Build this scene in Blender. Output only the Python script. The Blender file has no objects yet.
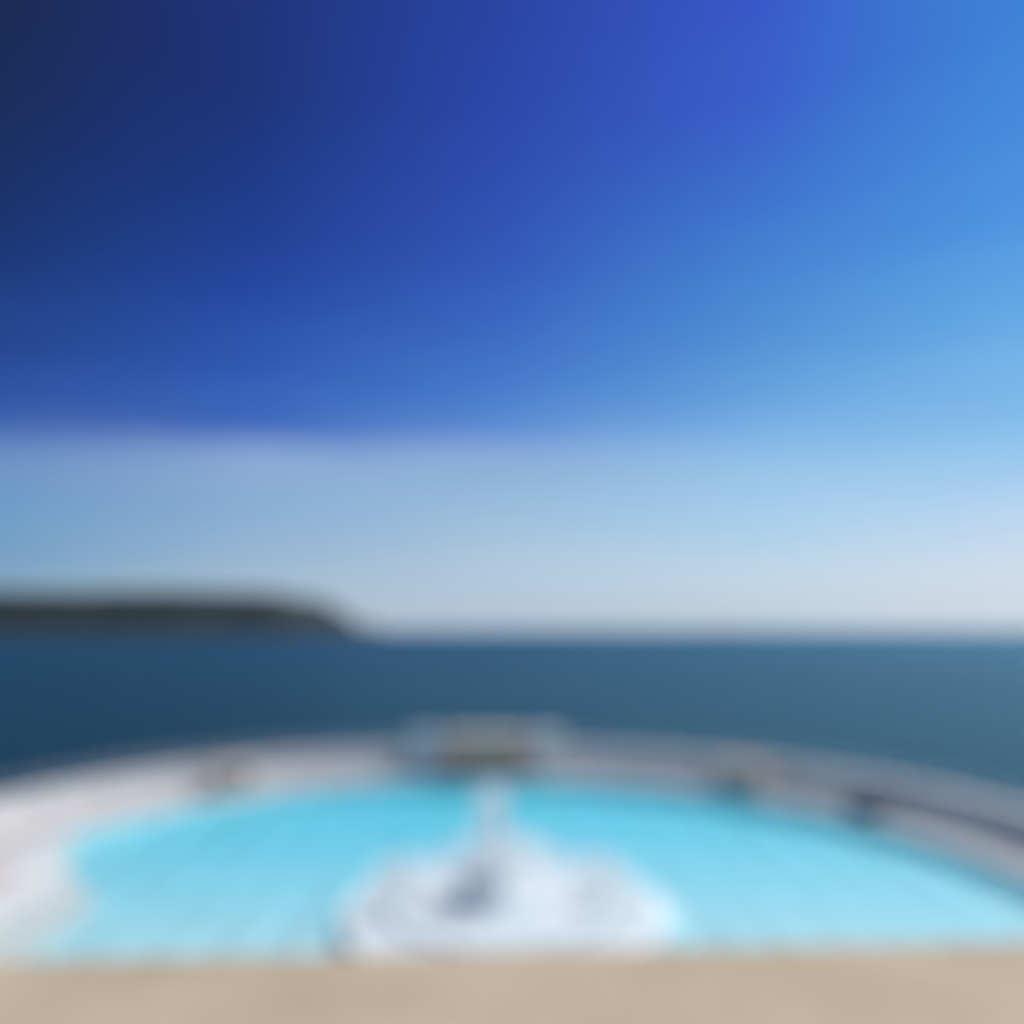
import bpy, bmesh, math, random
from math import sin, cos, pi, radians as R, atan2, sqrt, hypot
from mathutils import Vector, Matrix, noise
random.seed(7)
scene = bpy.context.scene
col = scene.collection
CX, CY, RP = 0.0, 40.5, 27.5           # centre and radius of the round lido
A0, A1 = R(-23.4), R(203.4)            # arc of the sea wall, open towards the land
SEA = -2.6

# ------------------------------------------------------------------ helpers
def lin(c):
    return tuple((v/255/12.92 if v/255 <= .04045 else ((v/255+.055)/1.055)**2.4) for v in c)

class MB:
    def __init__(s): s.v=[]; s.f=[]
    def add(s, vs, fs):
        b=len(s.v); s.v += [tuple(v) for v in vs]; s.f += [tuple(i+b for i in f) for f in fs]; return s
    def box(s, c, d, rz=0, M=None):
        x,y,z=d[0]/2,d[1]/2,d[2]/2
        vs=[Vector((i*x,j*y,k*z)) for k in(-1,1) for j in(-1,1) for i in(-1,1)]
        rot=Matrix.Rotation(rz,3,'Z'); vs=[rot@v+Vector(c) for v in vs]
        if M: vs=[M@v for v in vs]
        return s.add(vs,[(0,2,3,1),(4,5,7,6),(0,1,5,4),(2,6,7,3),(0,4,6,2),(1,3,7,5)])
    def ring(s, r0, r1, z0, z1, a0=A0, a1=A1, n=180):
        vs=[];fs=[]
        for i in range(n+1):
            a=a0+(a1-a0)*i/n; c,d=cos(a),sin(a)
            vs += [(CX+r0*c,CY+r0*d,z0),(CX+r1*c,CY+r1*d,z0),(CX+r1*c,CY+r1*d,z1),(CX+r0*c,CY+r0*d,z1)]
        for i in range(n):
            b=i*4
            for k in range(4):
                fs.append((b+k,b+(k+1)%4,b+4+(k+1)%4,b+4+k))
        fs += [(3,2,1,0),(n*4,n*4+1,n*4+2,n*4+3)]
        return s.add(vs,fs)
    def lathe(s, prof, c=(0,0,0), n=64, cap=True):
        vs=[];fs=[]
        for r,z in prof:
            for i in range(n):
                a=2*pi*i/n; vs.append((c[0]+r*cos(a),c[1]+r*sin(a),c[2]+z))
        for k in range(len(prof)-1):
            for i in range(n):
                j=(i+1)%n; fs.append((k*n+i,k*n+j,(k+1)*n+j,(k+1)*n+i))
        if cap:
            fs.append(tuple(reversed(range(n)))); fs.append(tuple((len(prof)-1)*n+i for i in range(n)))
        return s.add(vs,fs)
    def tube(s, pts, r, n=8):
        vs=[];fs=[]; pts=[Vector(p) for p in pts]
        for k,p in enumerate(pts):
            t=(pts[min(k+1,len(pts)-1)]-pts[max(k-1,0)]).normalized()
            u=t.cross(Vector((0,0,1)));
            if u.length<.01: u=Vector((1,0,0))
            u.normalize(); w=u.cross(t)
            for i in range(n):
                a=2*pi*i/n; vs.append(p+u*cos(a)*r+w*sin(a)*r)
        for k in range(len(pts)-1):
            for i in range(n):
                j=(i+1)%n; fs.append((k*n+i,k*n+j,(k+1)*n+j,(k+1)*n+i))
        fs.append(tuple(reversed(range(n)))); fs.append(tuple((len(pts)-1)*n+i for i in range(n)))
        return s.add(vs,fs)
    def drop(s, p, r, st=1.0):
        x,y,z=p
        return s.add([(x+r,y,z),(x-r,y,z),(x,y+r,z),(x,y-r,z),(x,y,z+r*st),(x,y,z-r*st)],
              [(0,2,4),(2,1,4),(1,3,4),(3,0,4),(2,0,5),(1,2,5),(3,1,5),(0,3,5)])
    def build(s, name, mat, parent=None, smooth=False, bevel=0, up=False):
        me=bpy.data.meshes.new(name); me.from_pydata(s.v,[],s.f); me.validate()
        bm=bmesh.new(); bm.from_mesh(me); bmesh.ops.recalc_face_normals(bm,faces=bm.faces)
        if up and sum(f.normal.z for f in bm.faces)<0: bmesh.ops.reverse_faces(bm,faces=bm.faces)
        bm.to_mesh(me); bm.free()
        me.materials.append(mat)
        if smooth:
            for p in me.polygons: p.use_smooth=True
        o=bpy.data.objects.new(name,me); col.objects.link(o)
        if parent: o.parent=parent
        if bevel:
            b=o.modifiers.new('bevel','BEVEL'); b.width=bevel; b.segments=2; b.limit_method='ANGLE'; b.angle_limit=R(40)
        return o
def tag(o,label=None,cat=None,group=None,kind=None):
    if label:o['label']=label
    if cat:o['category']=cat
    if group:o['group']=group
    if kind:o['kind']=kind
    return o
def thing(name,loc,label,cat,rz=0,group=None):
    o=bpy.data.objects.new(name,None); o.empty_display_size=.3; col.objects.link(o)
    o.location=loc; o.rotation_euler=(0,0,rz); return tag(o,label,cat,group)
def struct(o): return tag(o,kind='structure')

# ------------------------------------------------------------------ materials
class NT:
    def __init__(s,name):
        s.m=bpy.data.materials.new(name); s.m.use_nodes=True; s.t=s.m.node_tree; s.t.nodes.clear()
        s.out=s.n('ShaderNodeOutputMaterial')
    def n(s,t,**k):
        x=s.t.nodes.new(t)
        for a,b in k.items(): setattr(x,a,b)
        return x
    def l(s,a,b): s.t.links.new(a,b)
def ramp(node,stops,interp='LINEAR'):
    e=node.color_ramp.elements; node.color_ramp.interpolation=interp
    e[0].position,e[0].color=stops[0][0],(*stops[0][1],1)
    e[1].position,e[1].color=stops[-1][0],(*stops[-1][1],1)
    for p,c in stops[1:-1]:
        x=e.new(p); x.color=(*c,1)
def surface(name,c0,c1,scale=1.5,rough=.75,bump=.15,fine=30,metal=0,streak=False,spec=.4):
    k=NT(name); geo=k.n('ShaderNodeNewGeometry'); mp=k.n('ShaderNodeMapping'); k.l(geo.outputs['Position'],mp.inputs[0])
    if streak: mp.inputs['Scale'].default_value=(1.6,1.6,.25)
    a=k.n('ShaderNodeTexNoise'); a.inputs['Scale'].default_value=scale; a.inputs['Detail'].default_value=8; a.inputs['Roughness'].default_value=.65
    k.l(mp.outputs[0],a.inputs[0])
    r=k.n('ShaderNodeValToRGB'); ramp(r,[(.3,c0),(.7,c1)]); k.l(a.outputs[0],r.inputs[0])
    f=k.n('ShaderNodeTexNoise'); f.inputs['Scale'].default_value=fine; f.inputs['Detail'].default_value=6; k.l(geo.outputs['Position'],f.inputs[0])
    mr=k.n('ShaderNodeMapRange'); mr.inputs[3].default_value=.82; mr.inputs[4].default_value=1.12; k.l(f.outputs[0],mr.inputs[0])
    mx=k.n('ShaderNodeMix',data_type='RGBA',blend_type='MULTIPLY'); mx.inputs[0].default_value=1; k.l(r.outputs[0],mx.inputs[6]); k.l(mr.outputs[0],mx.inputs[7])
    p=k.n('ShaderNodeBsdfPrincipled'); p.inputs['Roughness'].default_value=rough; p.inputs['Metallic'].default_value=metal
    p.inputs['Specular IOR Level'].default_value=spec
    k.l(mx.outputs[2],p.inputs['Base Color'])
    b=k.n('ShaderNodeBump'); b.inputs['Strength'].default_value=bump; b.inputs['Distance'].default_value=.02; k.l(f.outputs[0],b.inputs['Height']); k.l(b.outputs[0],p.inputs['Normal'])
    k.l(p.outputs[0],k.out.inputs[0]); return k.m
M_wall =surface('weathered render',(.51,.485,.47),(.65,.62,.60),.7,streak=True)
M_deck =surface('deck concrete',(.285,.28,.27),(.375,.365,.355),.6)
M_white=surface('white paint',(.66,.67,.68),(.8,.8,.8),.9,.6)
M_pier =surface('pale blue white paint',(.40,.42,.44),(.50,.52,.54),1.2,.6,streak=True)
M_brown=surface('brown brick',(.74,.42,.29),(.86,.53,.39),2.2,.85)
M_wood =surface('weathered timber',(.44,.38,.32),(.54,.48,.42),3,.8,streak=True)
M_roof =surface('roofing felt',(.34,.29,.255),(.44,.38,.34),2,.9)
M_navy =surface('navy paint',(.018,.028,.055),(.03,.045,.08),2,.5)
M_steel=surface('painted steel rail',(.5,.52,.54),(.62,.64,.66),2,.4,metal=.2)
M_terra=surface('faded terracotta paving',(.40,.30,.27),(.50,.40,.36),1.3,.85)
M_drum =surface('grey fountain stone',(.48,.52,.56),(.62,.66,.70),1.5,.55,streak=True)
M_cliff=surface('headland scrub',(.03,.038,.042),(.052,.06,.06),.012,1,bump=0,fine=.06,spec=0)  # scrub tone lifted towards blue-grey, distance haze put into the colour
M_ship =surface('ship grey',(.10,.12,.15),(.17,.19,.22),.1,.7)

def coping_mat():
    k=NT('beige limestone coping'); tc=k.n('ShaderNodeTexCoord')
    a=k.n('ShaderNodeTexNoise'); a.inputs['Scale'].default_value=3.5; a.inputs['Detail'].default_value=9; a.inputs['Roughness'].default_value=.6; k.l(tc.outputs['Object'],a.inputs[0])
    r=k.n('ShaderNodeValToRGB'); ramp(r,[(.3,(.36,.28,.185)),(.5,(.40,.315,.215)),(.72,(.46,.37,.265))]); k.l(a.outputs[0],r.inputs[0])
    v=k.n('ShaderNodeTexVoronoi'); v.inputs['Scale'].default_value=160; k.l(tc.outputs['Object'],v.inputs[0])
    f=k.n('ShaderNodeTexNoise'); f.inputs['Scale'].default_value=90; f.inputs['Detail'].default_value=8; k.l(tc.outputs['Object'],f.inputs[0])
    ad=k.n('ShaderNodeMath',operation='MULTIPLY_ADD'); k.l(v.outputs[0],ad.inputs[0]); ad.inputs[1].default_value=.5; k.l(f.outputs[0],ad.inputs[2])
    mr=k.n('ShaderNodeMapRange'); mr.inputs[1].default_value=.4; mr.inputs[2].default_value=1.1; mr.inputs[3].default_value=.8; mr.inputs[4].default_value=1.12; k.l(ad.outputs[0],mr.inputs[0])
    mx=k.n('ShaderNodeMix',data_type='RGBA',blend_type='MULTIPLY'); mx.inputs[0].default_value=1; k.l(r.outputs[0],mx.inputs[6]); k.l(mr.outputs[0],mx.inputs[7])
    p=k.n('ShaderNodeBsdfPrincipled'); p.inputs['Roughness'].default_value=.85; p.inputs['Specular IOR Level'].default_value=.25; k.l(mx.outputs[2],p.inputs['Base Color'])
    b=k.n('ShaderNodeBump'); b.inputs['Strength'].default_value=.5; b.inputs['Distance'].default_value=.004; k.l(ad.outputs[0],b.inputs['Height']); k.l(b.outputs[0],p.inputs['Normal'])
    k.l(p.outputs[0],k.out.inputs[0]); return k.m
M_coping=coping_mat()

def floor_mat():
    k=NT('painted pool floor'); geo=k.n('ShaderNodeNewGeometry'); sp=k.n('ShaderNodeSeparateXYZ'); k.l(geo.outputs['Position'],sp.inputs[0])
    r=k.n('ShaderNodeMapRange'); r.inputs[1].default_value=30; r.inputs[2].default_value=68; k.l(sp.outputs[1],r.inputs[0])
    g=k.n('ShaderNodeValToRGB'); ramp(g,[(0,(.44,.58,.58)),(.3,(.25,.56,.63)),(.62,(.125,.52,.62)),(1,(.075,.56,.68))]); k.l(r.outputs[0],g.inputs[0])
    # parallel painted stripes running out to sea
    s=k.n('ShaderNodeMath',operation='MULTIPLY'); k.l(sp.outputs[0],s.inputs[0]); s.inputs[1].default_value=2*pi/2.7
    w=k.n('ShaderNodeMath',operation='SINE'); k.l(s.outputs[0],w.inputs[0])
    wr=k.n('ShaderNodeMapRange'); wr.inputs[1].default_value=-.12; wr.inputs[2].default_value=.12; wr.inputs[3].default_value=.87; wr.inputs[4].default_value=1.05; k.l(w.outputs[0],wr.inputs[0])
    m=k.n('ShaderNodeMix',data_type='RGBA',blend_type='MULTIPLY'); m.inputs[0].default_value=1; k.l(g.outputs[0],m.inputs[6]); k.l(wr.outputs[0],m.inputs[7])
    # broad pale lane on the axis
    ab=k.n('ShaderNodeMath',operation='ABSOLUTE'); k.l(sp.outputs[0],ab.inputs[0])
    lr=k.n('ShaderNodeMapRange'); lr.inputs[1].default_value=1.15; lr.inputs[2].default_value=1.25; lr.inputs[3].default_value=.75; lr.inputs[4].default_value=0; k.l(ab.outputs[0],lr.inputs[0])
    m2=k.n('ShaderNodeMix',data_type='RGBA'); k.l(lr.outputs[0],m2.inputs[0]); k.l(m.outputs[2],m2.inputs[6]); m2.inputs[7].default_value=(.40,.57,.66,1)
    # soft net of light and wear
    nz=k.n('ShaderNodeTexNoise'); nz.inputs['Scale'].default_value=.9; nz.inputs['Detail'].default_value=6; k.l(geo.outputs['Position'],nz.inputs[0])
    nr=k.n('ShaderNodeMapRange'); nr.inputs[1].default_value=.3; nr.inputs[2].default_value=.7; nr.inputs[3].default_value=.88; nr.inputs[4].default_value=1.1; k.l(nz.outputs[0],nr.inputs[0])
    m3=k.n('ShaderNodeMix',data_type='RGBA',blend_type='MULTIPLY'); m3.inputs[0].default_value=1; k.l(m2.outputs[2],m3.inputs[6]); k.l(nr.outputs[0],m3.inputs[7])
    p=k.n('ShaderNodeBsdfPrincipled'); p.inputs['Roughness'].default_value=.7; k.l(m3.outputs[2],p.inputs['Base Color'])
    k.l(p.outputs[0],k.out.inputs[0]); return k.m
M_floor=floor_mat()
M_tile=surface('pale turquoise tiles',(.30,.66,.72),(.42,.78,.84),2,.4)
M_basin=surface('wet pale blue paint',(.54,.62,.65),(.66,.72,.74),1.2,.45)
M_step=surface('worn pale concrete',(.48,.485,.47),(.60,.60,.575),.9,.7)

def water_mat():
    k=NT('clear pool water'); geo=k.n('ShaderNodeNewGeometry')
    n1=k.n('ShaderNodeTexNoise'); n1.inputs['Scale'].default_value=1.3; n1.inputs['Detail'].default_value=5; k.l(geo.outputs['Position'],n1.inputs[0])
    b=k.n('ShaderNodeBump'); b.inputs['Strength'].default_value=.5; b.inputs['Distance'].default_value=.12; k.l(n1.outputs[0],b.inputs['Height'])
    t=k.n('ShaderNodeBsdfTransparent'); t.inputs[0].default_value=(.93,.99,1,1)
    g=k.n('ShaderNodeBsdfGlossy'); g.inputs['Roughness'].default_value=.08; k.l(b.outputs[0],g.inputs['Normal'])
    fr=k.n('ShaderNodeFresnel'); fr.inputs['IOR'].default_value=1.26; k.l(b.outputs[0],fr.inputs['Normal'])
    mx=k.n('ShaderNodeMixShader'); k.l(fr.outputs[0],mx.inputs[0]); k.l(t.outputs[0],mx.inputs[1]); k.l(g.outputs[0],mx.inputs[2])
    k.l(mx.outputs[0],k.out.inputs[0]); return k.m
M_water=water_mat()

def sea_mat():
    k=NT('open sea'); geo=k.n('ShaderNodeNewGeometry')
    mp=k.n('ShaderNodeMapping'); mp.inputs['Scale'].default_value=(.7,1.3,1); k.l(geo.outputs['Position'],mp.inputs[0])
    n1=k.n('ShaderNodeTexNoise'); n1.inputs['Scale'].default_value=.35; n1.inputs['Detail'].default_value=7; n1.inputs['Roughness'].default_value=.6; k.l(mp.outputs[0],n1.inputs[0])
    n2=k.n('ShaderNodeTexNoise'); n2.inputs['Scale'].default_value=.006; n2.inputs['Detail'].default_value=4; k.l(mp.outputs[0],n2.inputs[0])
    b=k.n('ShaderNodeBump'); b.inputs['Strength'].default_value=1; b.inputs['Distance'].default_value=2.2; k.l(n1.outputs[0],b.inputs['Height'])
    r=k.n('ShaderNodeValToRGB'); ramp(r,[(.35,(.002,.014,.024)),(.65,(.004,.024,.038))]); k.l(n2.outputs[0],r.inputs[0])
    d=k.n('ShaderNodeBsdfDiffuse'); k.l(r.outputs[0],d.inputs[0]); k.l(b.outputs[0],d.inputs['Normal'])
    g=k.n('ShaderNodeBsdfGlossy'); g.inputs[0].default_value=(.44,.84,1,1); g.inputs['Roughness'].default_value=.24; k.l(b.outputs[0],g.inputs['Normal'])
    fr=k.n('ShaderNodeFresnel'); fr.inputs['IOR'].default_value=1.33; k.l(b.outputs[0],fr.inputs['Normal'])
    mn=k.n('ShaderNodeMath',operation='MINIMUM'); k.l(fr.outputs[0],mn.inputs[0]); mn.inputs[1].default_value=.62
    mx=k.n('ShaderNodeMixShader'); k.l(mn.outputs[0],mx.inputs[0]); k.l(d.outputs[0],mx.inputs[1]); k.l(g.outputs[0],mx.inputs[2])
    k.l(mx.outputs[0],k.out.inputs[0]); return k.m
M_sea=sea_mat()

def spray_mat():
    k=NT('white water'); d=k.n('ShaderNodeBsdfDiffuse'); d.inputs[0].default_value=(.93,.96,.96,1)
    t=k.n('ShaderNodeBsdfTranslucent'); t.inputs[0].default_value=(.93,.96,.96,1)
    m=k.n('ShaderNodeMixShader'); m.inputs[0].default_value=.5; k.l(d.outputs[0],m.inputs[1]); k.l(t.outputs[0],m.inputs[2]); k.l(m.outputs[0],k.out.inputs[0]); return k.m
M_spray=spray_mat()

# ------------------------------------------------------------------ sea, headland
me=bpy.data.meshes.new('sea'); bm=bmesh.new()
S=60000; vs=[bm.verts.new(p) for p in ((-S,-4000,SEA),(S,-4000,SEA),(S,S,SEA),(-S,S,SEA))]; bm.faces.new(vs); bm.to_mesh(me); bm.free()
me.materials.append(M_sea); o=bpy.data.objects.new('sea',me); col.objects.link(o); struct(o)

def sm(a,b,x):
    t=max(0,min(1,(x-a)/(b-a))); return t*t*(3-2*t)
hb=MB(); nx,ny=170,46; vs=[]
for j in range(ny+1):
    for i in range(nx+1):
        x=-5200+(5200-400)*(i/nx)**.8; y=2880+1500*(j/ny)**1.4
        p=Vector((x*.004,y*.004,0)); edge=2960+90*noise.noise(Vector((x*.002,1.7,0)))+.08*max(0,x+1200)
        h=(sm(edge,edge+190,y))*(1-sm(-900,-640,x+40*noise.noise(p*3)))
        top=166+16*noise.noise(Vector((x*.0016,4,0)))+8*noise.noise(p*2.2)+5*noise.noise(p*7)+3*noise.noise(p*19)
        h2=(1-sm(-660,-520,x))*sm(edge-10,edge+120,y)*38
        z=SEA-8+max(h*(top+8),h2+(8 if h2>0 else 0)*min(1,h2/10))
        vs.append((x,y,z))
fs=[(j*(nx+1)+i,j*(nx+1)+i+1,(j+1)*(nx+1)+i+1,(j+1)*(nx+1)+i) for j in range(ny) for i in range(nx)]
struct(hb.add(vs,fs).build('headland',M_cliff,smooth=True,up=True))

# distant ship on the horizon
sh=thing('cargo_ship',(840,2850,SEA),'tiny grey ship far out on the horizon, right of the middle','ship',R(8))
h=MB(); L,B,H=62,11,8
sec=[(-L/2,.75),(-L/2+4,1),(L/4,1),(L/2-6,.6),(L/2+3,.04)]
vs=[]
for x,w in sec:
    vs+=[(x*.96,-B/2*w*.7,-1),(x*.96,B/2*w*.7,-1),(x,B/2*w,H+ (2 if x>L/3 else 0)),(x,-B/2*w,H+(2 if x>L/3 else 0))]
fs=[]
for i in range(len(sec)-1):
    for k in range(4): fs.append((i*4+k,i*4+(k+1)%4,i*4+4+(k+1)%4,i*4+4+k))
fs+=[(0,1,2,3),(16,17,18,19)]
h.add(vs,fs).build('hull',M_ship,sh)
MB().box((-14,0,13),(16,9,10)).box((-12,0,19.5),(9,8,3)).build('superstructure',M_ship,sh)
MB().lathe([(1.8,18),(1.6,25)],(-19,0,0),16).build('funnel',M_navy,sh)
MB().tube([(6,0,8),(6,0,26)],.4).tube([(6,-4,21),(6,4,21)],.25).build('mast',M_ship,sh)

# ------------------------------------------------------------------ pool
pool=thing('swimming_pool',(0,0,0),'large round turquoise open air pool with striped floor jutting into the sea','pool')
def clipdisc(r,zfun,ycut=27.0,nr=30,na=160):
    vs=[];fs=[]
    for i in range(nr+1):
        for j in range(na):
            a=2*pi*j/na; x=r*i/nr*cos(a); y=max(CY+r*i/nr*sin(a),ycut); vs.append((x,y,zfun(x,y)))
    for i in range(nr):
        for j in range(na):
            k=(j+1)%na; fs.append((i*na+j,i*na+k,(i+1)*na+k,(i+1)*na+j))
    return vs,fs
depth=lambda x,y:-.6-.3*sm(36,66,y)
MB().add(*clipdisc(RP,depth)).build('floor',M_floor,pool,up=True)
sw=MB(); n=150
vs=[];fs=[]
for i in range(n+1):
    a=R(-31)+R(242)*i/n; vs+=[(RP*cos(a),CY+RP*sin(a),-2.4),(RP*cos(a),CY+RP*sin(a),.3)]
for i in range(n): fs.append((i*2,i*2+2,i*2+3,i*2+1))
sw.add(vs,fs).build('side_wall',M_tile,pool)
MB().ring(RP-.02,RP+.55,.28,.42,R(-29),R(209)).build('coping',M_wall,pool,bevel=.03)
w=MB().add(*clipdisc(RP-.03,lambda x,y:.0,nr=2)).build('pool_water',M_water,up=True); struct(w)

# promenade ring round the pool
d=MB().ring(RP+.52,30.4,-4.5,.36).build('pool_deck',M_deck); struct(d)
wl=thing('sea_wall',(0,0,0),'long curved pale concrete sea wall with coping and buttresses around the far side of the pool','wall')
MB().ring(31.5,32.1,-4.5,2.35,n=240).build('wall',M_wall,wl)
MB().ring(31.36,32.26,2.35,2.55,n=240).build('coping',M_wall,wl,bevel=.03)
MB().ring(30.4,30.95,-4.4,.82).build('seat_step',M_wall,wl,bevel=.02)
MB().ring(30.95,31.5,-4.4,1.28).build('seat_step',M_wall,wl,bevel=.02)
for i in range(27):
    a=R(-18+8.3*i)
    if abs(a-pi/2)<R(12): continue
    MB().box((31.40,0,1.8),(.28,.62,1.06),M=Matrix.Translation((CX,CY,0))@Matrix.Rotation(a,4,'Z')).build('buttress',M_wall,wl,bevel=.02)
rl=thing('railing',(0,0,0),'thin pale steel railing running along the top of the curved sea wall','railing')
for nm,z,r in (('top_rail',3.5,.03),('middle_rail',3.05,.022)):
    MB().tube([(31.8*cos(a),CY+31.8*sin(a),z) for a in [A0+(A1-A0)*i/200 for i in range(201)]],r).build(nm,M_steel,rl,smooth=True)
for i in range(64):
    a=A0+(A1-A0)*i/63; MB().tube([(31.8*cos(a),CY+31.8*sin(a),2.53),(31.8*cos(a),CY+31.8*sin(a),3.5)],.026).build('post',M_steel,rl)

# centre of the far rim: brown shelter between two pale piers
sx,sy=-.3,69.7
st=thing('brown_shelter',(sx,sy,.36),'low brown open fronted shelter at the middle of the far rim between two pale piers','shelter')
MB().box((0,.55,1.7),(6.4,.3,3.4)).box((-3.05,.2,1.7),(.3,2.4,3.4)).box((3.05,.2,1.7),(.3,2.4,3.4)).build('wall',M_brown,st,bevel=.02)
MB().box((0,.25,3.52),(7.0,3.4,.24)).build('roof',M_roof,st,bevel=.03)
MB().box((0,-.93,3.1),(5.8,.14,.6)).build('fascia',M_wood,st,bevel=.01)
for x in (-1.07,1.07): MB().box((x,-.9,1.4),(.22,.22,2.8)).build('post',M_wood,st,bevel=.01)
bn=MB()
for k in range(4): bn.box((0,-.2+.14*k,.5),(5.7,.11,.05))
for k in range(3): bn.box((0,.36,.66+.16*k),(5.7,.05,.12))
for x in (-2.6,0,2.6): bn.box((x,-.02,.24),(.1,.45,.47))
bn.build('bench',M_wood,st)
for i,(x,lab) in enumerate(((-5.75,'pale blue white pier standing left of the brown shelter on the far rim'),(5.0,'pale grey white pier standing right of the brown shelter on the far rim'))):
    p=thing('gate_pier',(x,70.5,.36),lab,'pier',group='pale piers beside the brown shelter')
    m=M_pier if i==0 else M_wall
    MB().box((0,0,.3),(3.0,1.7,.6)).build('plinth',m,p,bevel=.04)
    MB().box((0,0,1.95),(2.5,1.3,2.7)).build('shaft',m,p,bevel=.03)
    MB().box((0,0,3.42),(2.95,1.7,.24)).box((0,0,3.64),(2.0,1.1,.2)).build('cap',m,p,bevel=.03)

# two timber kiosks and a dark chest on the deck
def kiosk(a,lab,w,hh):
    r=29.6; k=thing('timber_hut',(r*cos(a),CY+r*sin(a),.36),lab,'hut',a-pi/2,'timber huts on the curved deck')
    MB().box((0,0,hh/2),(w,1.3,hh)).build('wall',M_wood,k,bevel=.02)
    ro=MB(); ro.add([(-w/2-.2,-.85,hh),(w/2+.2,-.85,hh),(w/2+.2,.8,hh+.35),(-w/2-.2,.8,hh+.35),(-w/2-.2,-.85,hh+.1),(w/2+.2,-.85,hh+.1),(w/2+.2,.8,hh+.45),(-w/2-.2,.8,hh+.45)],
      [(0,3,2,1),(4,5,6,7),(0,1,5,4),(1,2,6,5),(2,3,7,6),(3,0,4,7)]); ro.build('roof',M_roof,k)
    d=MB().box((-w*.22,-.67,.95),(.85,.05,1.8)).build('door',M_roof,k,bevel=.01)
    MB().drop((-w*.22+.33,-.72,.95),.05).build('handle',M_steel,d)
    wn=MB().box((w*.2,-.665,1.3),(1.1,.05,.75)).build('window',M_navy,k)
    MB().box((w*.2,-.68,.88),(1.3,.12,.06)).build('sill',M_wood,wn)
kiosk(R(132.5),'small brown timber hut on the left curve of the deck, against the bright wall',2.8,2.0)
kiosk(R(47.5),'wider brown timber hut on the right curve of the deck, against the shaded wall',3.6,2.1)
a=R(27.5); ck=thing('equipment_chest',(28.9*cos(a),CY+28.9*sin(a),.36),'low dark navy storage chest at the right side of the pool edge','chest',a-pi/2)
MB().box((0,0,.45),(2.4,1.0,.86)).build('body',M_navy,ck,bevel=.03)
MB().box((0,0,.94),(2.5,1.1,.1)).build('lid',M_navy,ck,bevel=.03)
MB().tube([(-.3,-.48,.6),(-.3,-.6,.6),(.3,-.6,.6),(.3,-.48,.6)],.02).build('handle',M_steel,ck)

# left landing with steps into the water
tr=thing('bathing_steps',(0,0,0),'broad white steps going down into the water at the left end of the pool','steps')
MB().box((-27.0,36.2,-.9),(8.4,15.0,2.5)).box((-28.0,46.0,-.9),(6.8,4.6,2.5)).build('platform',M_step,tr,bevel=.05)
MB().box((-22.2,36.0,-1.1),(1.2,13.0,2.5)).build('step',M_step,tr,bevel=.04)
MB().box((-21.0,35.6,-1.27),(1.2,11.6,2.5)).build('step',M_step,tr,bevel=.04)
MB().box((-19.9,35.2,-1.75),(1.2,10.4,2.5)).build('step',M_step,tr,bevel=.04)
MB().box((-27.6,40.6,.355),(6.8,4.2,.02)).build('paving',M_terra,tr)

# ------------------------------------------------------------------ fountain
FX,FY=.6,37.0
ft=thing('fountain',(FX,FY,0),'round white tiered fountain throwing a tall jet in the middle of the pool','fountain')
MB().lathe([(7.4,-1.6),(7.4,.02),(7.3,.08),(6.8,.10),(6.75,-.02),(5.2,-.02),(5.15,.28),(4.7,.34),(4.5,.30),(2.6,.30)],n=128).build('platform',M_basin,ft)
MB().lathe([(1.25,.28),(1.25,.5),(1.05,.62),(1.0,1.55),(1.3,1.8),(1.45,2.0),(1.35,2.05),(.5,1.95),(.28,2.0),(.22,2.6),(.12,2.62)],(-.9,0,0),n=48).build('column',M_drum,ft,smooth=False)
jet=MB()
for i in range(1500):
    t=random.random()**.8; z=2.4+3.4*t; s=.10+.28*t*t
    jet.drop((-.5+random.gauss(0,s),random.gauss(0,s),z),random.uniform(.015,.042),2.2)
jet.build('water_jet',M_spray,ft)
sp=MB()
for i in range(140):
    a=random.uniform(0,2*pi); r0=.3; r1=random.gauss(4.0,1.2); top=random.uniform(2.9,4.3); 
    for k in range(26):
        t=random.random(); r=r0+(r1-r0)*t; z=2.3+(top-2.3)*4*t*(1-t)*.75-2.2*t*t
        sp.drop((r*cos(a)+random.gauss(0,.07),r*sin(a)+random.gauss(0,.07),max(z,.05)+random.gauss(0,.05)),random.uniform(.02,.06),1.6)
sp.build('spray',M_spray,ft)
sd=MB()
for cx_ in (-4.7,4.5):
    for i in range(70):
        a=random.uniform(0,2*pi); r1=random.uniform(.6,2.1); top=random.uniform(1.5,2.5)
        for k in range(18):
            t=random.random()
            sd.drop((cx_+r1*t*cos(a)+random.gauss(0,.06),-.3+r1*t*sin(a)+random.gauss(0,.06),.1+top*4*t*(1-t)*(1 if t>.5 else 1)),random.uniform(.02,.055),1.6)
sd.build('side_spray',M_spray,ft)
rj=MB()
for i in range(260):
    a=random.uniform(0,2*pi); top=random.uniform(.7,1.7); r0=6.8; r1=random.uniform(4.2,5.6)
    for k in range(16):
        t=random.random(); r=r0+(r1-r0)*t
        rj.drop((r*cos(a)+random.gauss(0,.06),r*sin(a)+random.gauss(0,.06),.1+top*4*t*(1-t)+random.gauss(0,.04)),random.uniform(.02,.055),1.6)
rj.build('ring_spray',M_spray,ft)
fo=MB()
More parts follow.
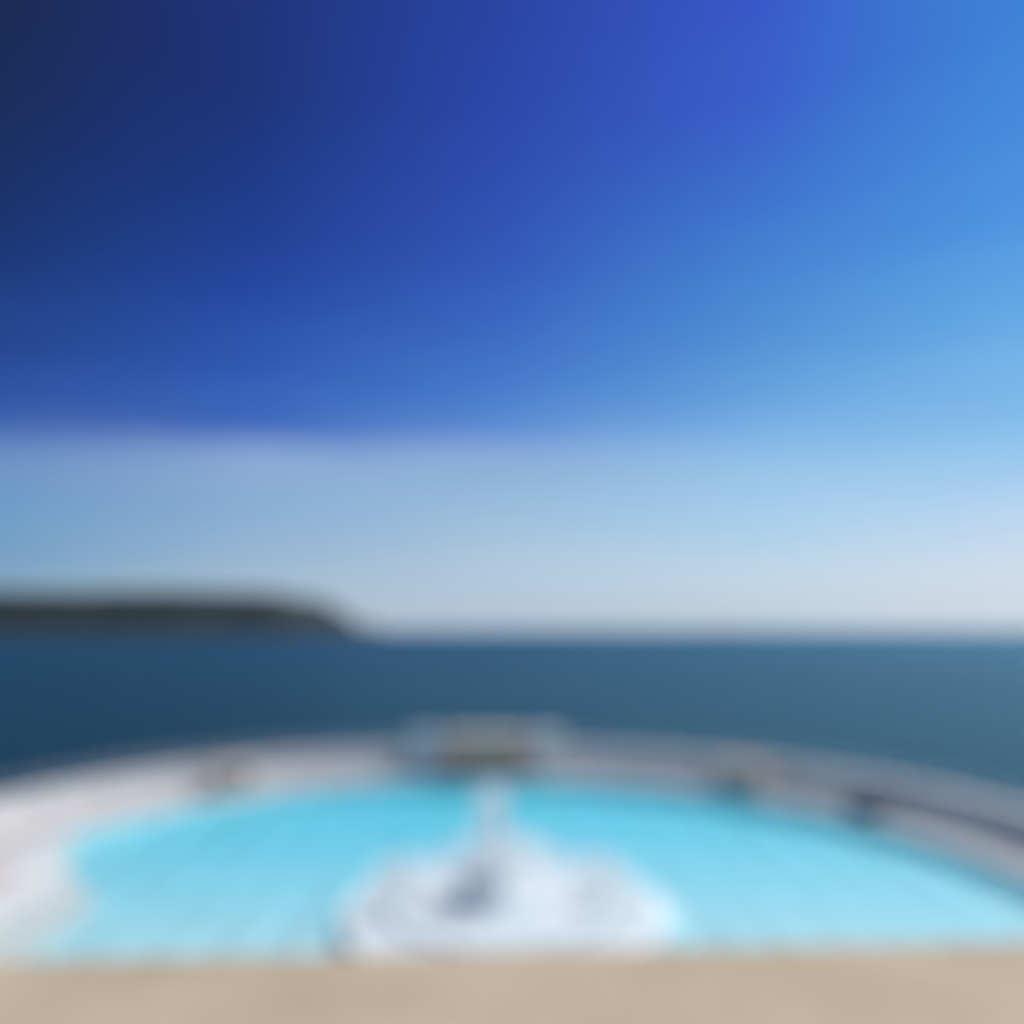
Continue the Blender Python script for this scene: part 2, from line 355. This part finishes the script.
for i in range(8500):
    a=random.uniform(0,2*pi); r=6.5*sqrt(random.random())**.8+random.gauss(0,.35); 
    if i%4==0: r=6.9+abs(random.gauss(0,.35))*(1+.6*sin(3*a+1))
    if r<1.4: continue
    rr=random.uniform(.05,.2); fo.add([(r*cos(a)+rr*cos(q)*random.uniform(.6,1.2),r*sin(a)+rr*sin(q)*random.uniform(.6,1.2),random.uniform(.0,.02)+(.02 if r>7.4 else (.12 if r>6.75 else (.02 if r>5.2 else .37)))) for q in [j*pi/3.5 for j in range(7)]]+[(r*cos(a),r*sin(a),.035+(.02 if r>7.4 else (.12 if r>6.75 else (.02 if r>5.2 else .37))))],
        [(j,(j+1)%7,7) for j in range(7)])
fo.build('foam',M_spray,ft,smooth=True)

# ------------------------------------------------------------------ land side
lt=MB().box((0,14.6,-2),(120,24.8,4.7)).build('lower_terrace',M_deck); struct(lt)
pr=MB().box((0,-19.0,4.2),(160,40.2,14.36)).build('promenade',M_deck); struct(pr)
pw=thing('parapet_wall',(0,1.015,11.4),'beige stone parapet of the promenade, its broad flat top filling the foreground','wall',R(1.1))
MB().box((0,0,.46),(40,.36,.96)).build('wall',M_coping,pw)
x=-11.2
while x<13:
    MB().box((x,-.01,1.02),(3.594,.50,.16)).build('coping_stone',M_coping,pw,bevel=.012); x+=3.6

# ------------------------------------------------------------------ world
wd=bpy.data.worlds.new('World'); scene.world=wd; wd.use_nodes=True; t=wd.node_tree; t.nodes.clear()
N=lambda ty,**k:[(lambda x:[setattr(x,a,b) for a,b in k.items()] and x or x)(t.nodes.new(ty))][0]
Lk=t.links.new
SUN_AZ,SUN_EL=68,56
tc=N('ShaderNodeTexCoord'); sx_=N('ShaderNodeSeparateXYZ'); Lk(tc.outputs['Generated'],sx_.inputs[0])
def mth(op,a,b=None,c=None):
    m=N('ShaderNodeMath',operation=op)
    for i,v in enumerate((a,b,c)):
        if v is None: continue
        if isinstance(v,(int,float)): m.inputs[i].default_value=v
        else: Lk(v,m.inputs[i])
    return m.outputs[0]
az=mth('MULTIPLY',mth('ARCTAN2',sx_.outputs[0],sx_.outputs[1]),180/pi)
el=mth('MULTIPLY',mth('ARCSINE',sx_.outputs[2]),180/pi)
# wispy unevenness of the thin cloud layer low in the sky
mp=N('ShaderNodeMapping'); mp.inputs['Scale'].default_value=(1.0,1.0,11); Lk(tc.outputs['Generated'],mp.inputs[0])
nz=N('ShaderNodeTexNoise'); nz.inputs['Scale'].default_value=2.6; nz.inputs['Detail'].default_value=7; nz.inputs['Roughness'].default_value=.55; Lk(mp.outputs[0],nz.inputs[0])
nzc=mth('MULTIPLY',mth('SUBTRACT',nz.outputs[0],.5),4.2)
elp=mth('ADD',el,nzc)
fac=mth('DIVIDE',mth('MAXIMUM',elp,0),50)
PY=[620,580,520,475,452,430,400,300,200,100,0]
COLS={-31.5:(0,[(150,175,195),(128,165,192),(106,156,202),(112,150,198),(104,143,196),(58,98,176),(44,82,164),(27,58,128),(24,46,100),(23,42,88),(24,40,82)]),
 -16.3:(256,[(175,192,208),(162,188,210),(138,174,212),(142,172,214),(138,168,214),(70,112,190),(50,96,184),(35,73,164),(29,58,140),(28,50,122),(30,50,124)]),
 1.6:(512,[(182,198,214),(180,203,224),(157,191,220),(144,178,218),(136,172,218),(92,140,212),(72,126,206),(54,98,192),(46,80,180),(42,72,172),(40,68,164)]),
 19.2:(768,[(192,207,220),(196,216,232),(170,208,236),(150,197,234),(142,190,232),(124,178,230),(104,164,224),(74,138,212),(62,116,208),(57,96,204),(54,88,202)]),
 33.7:(1024,[(206,218,228),(208,222,236),(192,216,240),(165,206,240),(148,198,240),(136,192,236),(128,186,234),(96,167,230),(76,148,224),(66,138,220),(60,130,216)])}
prev=None; pa=None
for a_,(px,cs) in COLS.items():
    u=(px-490)/800; r=N('ShaderNodeValToRGB')
    stops=[]
    for py,c in zip(PY,cs):
        e=math.degrees(math.atan((632-py)/800/sqrt(1+u*u))); stops.append((e/50,lin(c)))
    ramp(r,stops); Lk(fac,r.inputs[0])
    if prev is None: prev=r.outputs[0]
    else:
        mr=N('ShaderNodeMapRange'); mr.inputs[1].default_value=pa; mr.inputs[2].default_value=a_; Lk(az,mr.inputs[0])
        mx=N('ShaderNodeMix',data_type='RGBA'); Lk(mr.outputs[0],mx.inputs[0]); Lk(prev,mx.inputs[6]); Lk(r.outputs[0],mx.inputs[7]); prev=mx.outputs[2]
    pa=a_
sky=N('ShaderNodeTexSky',sky_type='NISHITA'); sky.sun_disc=False; sky.sun_elevation=R(SUN_EL); sky.sun_rotation=R(SUN_AZ)
sc=N('ShaderNodeMix',data_type='RGBA',blend_type='MULTIPLY'); sc.inputs[0].default_value=1; sc.inputs[7].default_value=(.07,.07,.07,1); Lk(sky.outputs[0],sc.inputs[6])
fm=N('ShaderNodeMix',data_type='RGBA'); fm.inputs[0].default_value=.025; Lk(prev,fm.inputs[6]); Lk(sc.outputs[2],fm.inputs[7])
# outside the dark, polarised stretch of sky (behind and beside the view) the plain Nishita sky takes over
bk=N('ShaderNodeMapRange'); bk.inputs[1].default_value=45; bk.inputs[2].default_value=80; Lk(mth('ABSOLUTE',az),bk.inputs[0])
fb=N('ShaderNodeMix',data_type='RGBA'); Lk(bk.outputs[0],fb.inputs[0]); Lk(fm.outputs[2],fb.inputs[6]); 
sc2=N('ShaderNodeMix',data_type='RGBA',blend_type='MULTIPLY'); sc2.inputs[0].default_value=1; sc2.inputs[7].default_value=(.18,.18,.18,1); Lk(sky.outputs[0],sc2.inputs[6]); Lk(sc2.outputs[2],fb.inputs[7])
bg=N('ShaderNodeBackground'); bg.inputs[1].default_value=1.0; Lk(fb.outputs[2],bg.inputs[0])
wo=N('ShaderNodeOutputWorld'); Lk(bg.outputs[0],wo.inputs[0])

ld=bpy.data.lights.new('sun','SUN'); ld.energy=4.2; ld.angle=R(.53); ld.color=(1,.955,.89)
lo=bpy.data.objects.new('sun',ld); col.objects.link(lo)
dv=Vector((sin(R(SUN_AZ))*cos(R(SUN_EL)),cos(R(SUN_AZ))*cos(R(SUN_EL)),sin(R(SUN_EL))))
lo.rotation_euler=dv.to_track_quat('Z','Y').to_euler()

# ------------------------------------------------------------------ camera (badly out of focus, like the photograph)
cd=bpy.data.cameras.new('camera'); cam=bpy.data.objects.new('camera',cd); col.objects.link(cam); scene.camera=cam
cam.location=(0,0,13); cam.rotation_euler=(R(90),0,-math.atan(22/800))
cd.sensor_width=36; cd.lens=36*800/1024; cd.shift_y=117.5/1024; cd.clip_start=.05; cd.clip_end=200000
SHARP=False
if not SHARP:
    cd.dof.use_dof=True; cd.dof.focus_distance=.1; cd.dof.aperture_fstop=5.3
scene.view_settings.view_transform='Standard'; scene.view_settings.look='None'; scene.view_settings.exposure=0
scene.cycles.max_bounces=8; scene.cycles.transparent_max_bounces=12
